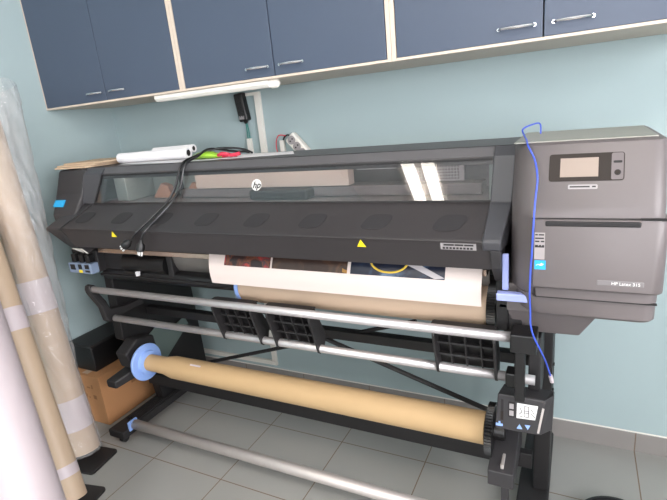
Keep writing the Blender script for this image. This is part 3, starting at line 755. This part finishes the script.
lead([(.87, -.34, ZT+.006), (.86, -.36, ZT+.012), (.82, -.38, ZT+.018), (.77, -.47, ZT+.040), (.76, -.54, ZT+.018), (.75, -.605, ZT-.006), (.735, -.637, 1.27), (.705, -.666, 1.215), (.675, -.722, 1.166), (.655, -.784, 1.122), (.635, -.790, 1.088)], (-.25, -.1, -.9), 'black power cord draped over the printer window, plug hanging on the right')

# blue network cable
q = MB()
bc = empty('network_cable', (2.07, -.75, .656), 'royal blue network cable hanging down the front of the printer', 'cable')
q.tube([(2.022, -.42, 1.368), (2.020, -.42, 1.398), (2.005, -.46, 1.402), (1.982, -.53, 1.394), (1.990, -.58, 1.380), (2.004, -.66, 1.373), (2.012, -.71, 1.362), (2.030, -.735, 1.33), (2.040, -.775, 1.29), (2.038, -.80, 1.24), (2.036, -.815, 1.18), (2.034, -.815, 1.12), (2.031, -.812, 1.06), (2.030, -.812, 1.0), (2.031, -.795, .94), (2.032, -.79, .90), (2.040, -.785, .865), (2.056, -.77, .82), (2.068, -.72, .76), (2.080, -.66, .68)], .0023, 8)
q.obj('cable_jacket', 'cable', bc, smooth=True)
q = MB(); q.cyl((2.080, -.661, .682), (2.084, -.65, .656), .006, n=10); lab(q.obj('cable_plug', 'tape', bc), 'clear plug tip')

# ------------------------------------------------------------------ boxes beside the printer
cb = empty('cardboard_box', (-.185, -.40, 0), 'brown cardboard box on the floor beside the printer stand', 'box')
BOX('box_body', 'box', cb, XL+.012, -.055, -.655, -.22, 0.001, .285, .003)
q = MB()
for z in (.21, .15, .09, .05):
    for k in range(3 if z > .1 else 1): q.box(-.20+.036*k, -.19+.036*k+.014*((k+int(z*50)) % 2), -.6562, -.6548, z, z+.008+.014*((k+int(z*100)) % 2))
q.obj('faded_print', 'boxink', cb)
q = MB(); q.box(-.0555, -.0542, -.47, -.44, .15, .19); q.box(-.0555, -.0542, -.42, -.40, .15, .19); q.obj('faded_print', 'boxink', cb)
q = MB(); q.box(-.20, -.155, -.64, -.225, .2853, .2862); q.obj('packing_tape', 'backing', cb)
bb = empty('storage_box', (-.19, -.42, .288), 'black storage box on top of the brown cardboard box', 'box')
BOX('box_body', 'blackp', bb, XL+.014, -.115, -.615, -.20, .288, .425, .006)
BOX('box_lid', 'softblack', bb, XL+.012, -.112, -.619, -.196, .425, .442, .004)

# ------------------------------------------------------------------ rolls leaning on the left wall
R3 = ((.060, -.880, .05), (-.232, -.760, 1.60))
R2 = ((.30, -1.118, .05), (-.24, -.900, 1.42))
R1 = ((.66, -1.43, .05), (-.19, -1.048, 1.35))
def lean_roll(name, base, top, r, m, label, wrap=None, tape_at=None, wob=.0):
    base, top = Vector(base), Vector(top); d = (top-base); L = d.length; d.normalize()
    c = empty(name, base, label, 'media roll', 'wide media rolls leaning in the left corner')
    st = [(0, r*.5), (0, r)]+[(L*i/10, r*(1+wob*math.sin(i*1.7))) for i in range(1, 10)]+[(L, r), (L, r*.5)]
    MB().lathe(base, d, st, 40).obj('wound_media', m, c, smooth=True)
    for ta in tape_at or []:
        MB().lathe(base, d, [(ta[0], r*1.018), (ta[1], r*1.018)], 40, caps=False).obj('tape_band', 'tape', c, smooth=True)
    if wrap:
        rnd = random.Random(3)
        stations = [(L*k/40, 0) for k in range(41)]
        amp = [[1+wrap[2]*rnd.uniform(-1, 1) for i in range(36)] for k in range(46)]
        st = []
        for k in range(42):
            t = k/40; st.append((-.01+t*(L+.12), r*1.07+(wrap[1]-r*1.07)*max(0, t-.25)/.75))
        def wob2(k, i): return amp[k][i]
        wm = MB().lathe(base, d, st, 36, caps=False, wob=wob2)
        for v in wm.bm.verts:
            t = max(0, min(1.05, (v.co-base).dot(d)/L)); e = max(0, t-.25)/.75*(wrap[1]-r*1.07)
            v.co.x = max(XL+.004, v.co.x+e*1.1); v.co.y += e*.9; v.co.z = max(.003, v.co.z)
        wm.obj('plastic_wrap', 'wrap', c)
    return c
lean_roll('media_roll', R3[0], R3[1], .068, 'tan', 'tan media roll in crinkled clear plastic, nearest the cardboard box', wrap=(0, .112, .06), tape_at=[(.12, .27), (.70, .85)])
lean_roll('media_roll', R2[0], R2[1], .055, 'tan', 'bare tan media roll between the white roll and the plastic-wrapped one', tape_at=[(.10, .145), (.74, .84)], wob=.012)
lean_roll('media_roll', R1[0], R1[1], .102, 'pinkwhite', 'thick pinkish-white media roll nearest the camera at the left edge')
def plate_(x, y, a, label):
    q = MB(); s = .085; ring = []
    for k in range(4):
        for j in range(4):
            b = math.radians(90*k+30*j); cx_ = (s-.018)*(1 if k in (0, 3) else -1); cy_ = (s-.018)*(1 if k in (0, 1) else -1)
            px, py = cx_+.018*math.cos(b), cy_+.018*math.sin(b)
            ring.append((x+px*math.cos(a)-py*math.sin(a), y+px*math.sin(a)+py*math.cos(a), .001))
    q.slab(ring, (0, 0, .012)); tag(q.obj('roll_end_plate', 'softblack', None, .002), label, 'end plate', 'black square end plates under the rolls')
plate_(.10, -.885, .15, 'black square end plate on the floor under the plastic-wrapped roll')
plate_(.27, -1.09, .2, 'black square end plate on the floor under the bare tan roll')

# round black bin by the right foot of the back wall
bn = empty('waste_bin', (2.30, -.50, 0), 'round black bin rim on the floor at the bottom edge right of the printer', 'bin')
MB().lathe((2.30, -.50, .001), (0, 0, 1), [(0, .10), (.0, .11), (.044, .122), (.048, .128), (.054, .128), (.054, .118), (.01, .105), (.008, .0)], 48, caps=False).obj('bin_body', 'blackp', bn, smooth=True)

# ------------------------------------------------------------------ lights
def ceiling_lamp(x, y, ang, label):
    c = empty('ceiling_light', (x, y, ZC-.06), label, 'light', 'twin tube ceiling lights')
    c.rotation_euler.z = ang
    BOX('housing', 'white_plastic', c, x-.24, x+.24, y-.95, y+.95, ZC-.03, ZC-.001, .004)
    for dx in (-.105, .105): BOX('diffuser', LAMP, c, x+dx-.065, x+dx+.065, y-.93, y+.93, ZC-.06, ZC-.031, .006)
LAMP = emit('lamp_diffuser', (255, 246, 236), 12.)
ceiling_lamp(.617, -4.0, -.107, 'twin tube ceiling light reflected in the printer window')
ceiling_lamp(1.9, -2.3, PI/2, 'twin tube ceiling light above the camera')

w = bpy.data.worlds.new('sky'); SC.world = w; w.use_nodes = True; nt = w.node_tree
bg = nt.nodes['Background']; bg.inputs['Color'].default_value = lin((248, 246, 250)); bg.inputs['Strength'].default_value = 15.0
# ------------------------------------------------------------------ camera
cam = bpy.data.cameras.new('camera'); co = bpy.data.objects.new('camera', cam); COL.objects.link(co)
yaw, pitch, roll, f = .4834, -.278, -.0985, 481.65
cy, sy, cp, sp = math.cos(yaw), math.sin(yaw), math.cos(pitch), math.sin(pitch)
F = Vector((-sy*cp, cy*cp, sp)); R0 = Vector((cy, sy, 0)); U0 = R0.cross(F)
R = R0*math.cos(roll)+U0*math.sin(roll); U = -R0*math.sin(roll)+U0*math.cos(roll)
mw = Matrix((R, U, -F)).transposed().to_4x4(); mw.translation = Vector((2.1283, -2.0547, 1.4932)); co.matrix_world = mw
cam.sensor_fit = 'HORIZONTAL'; cam.sensor_width = 36; cam.lens = f*36/667; cam.clip_start = .02
SC.camera = co
SC.view_settings.view_transform = 'Standard'; SC.view_settings.look = 'None'; SC.view_settings.gamma = 1
SC.view_settings.use_curve_mapping = False; SC.view_settings.exposure = .30
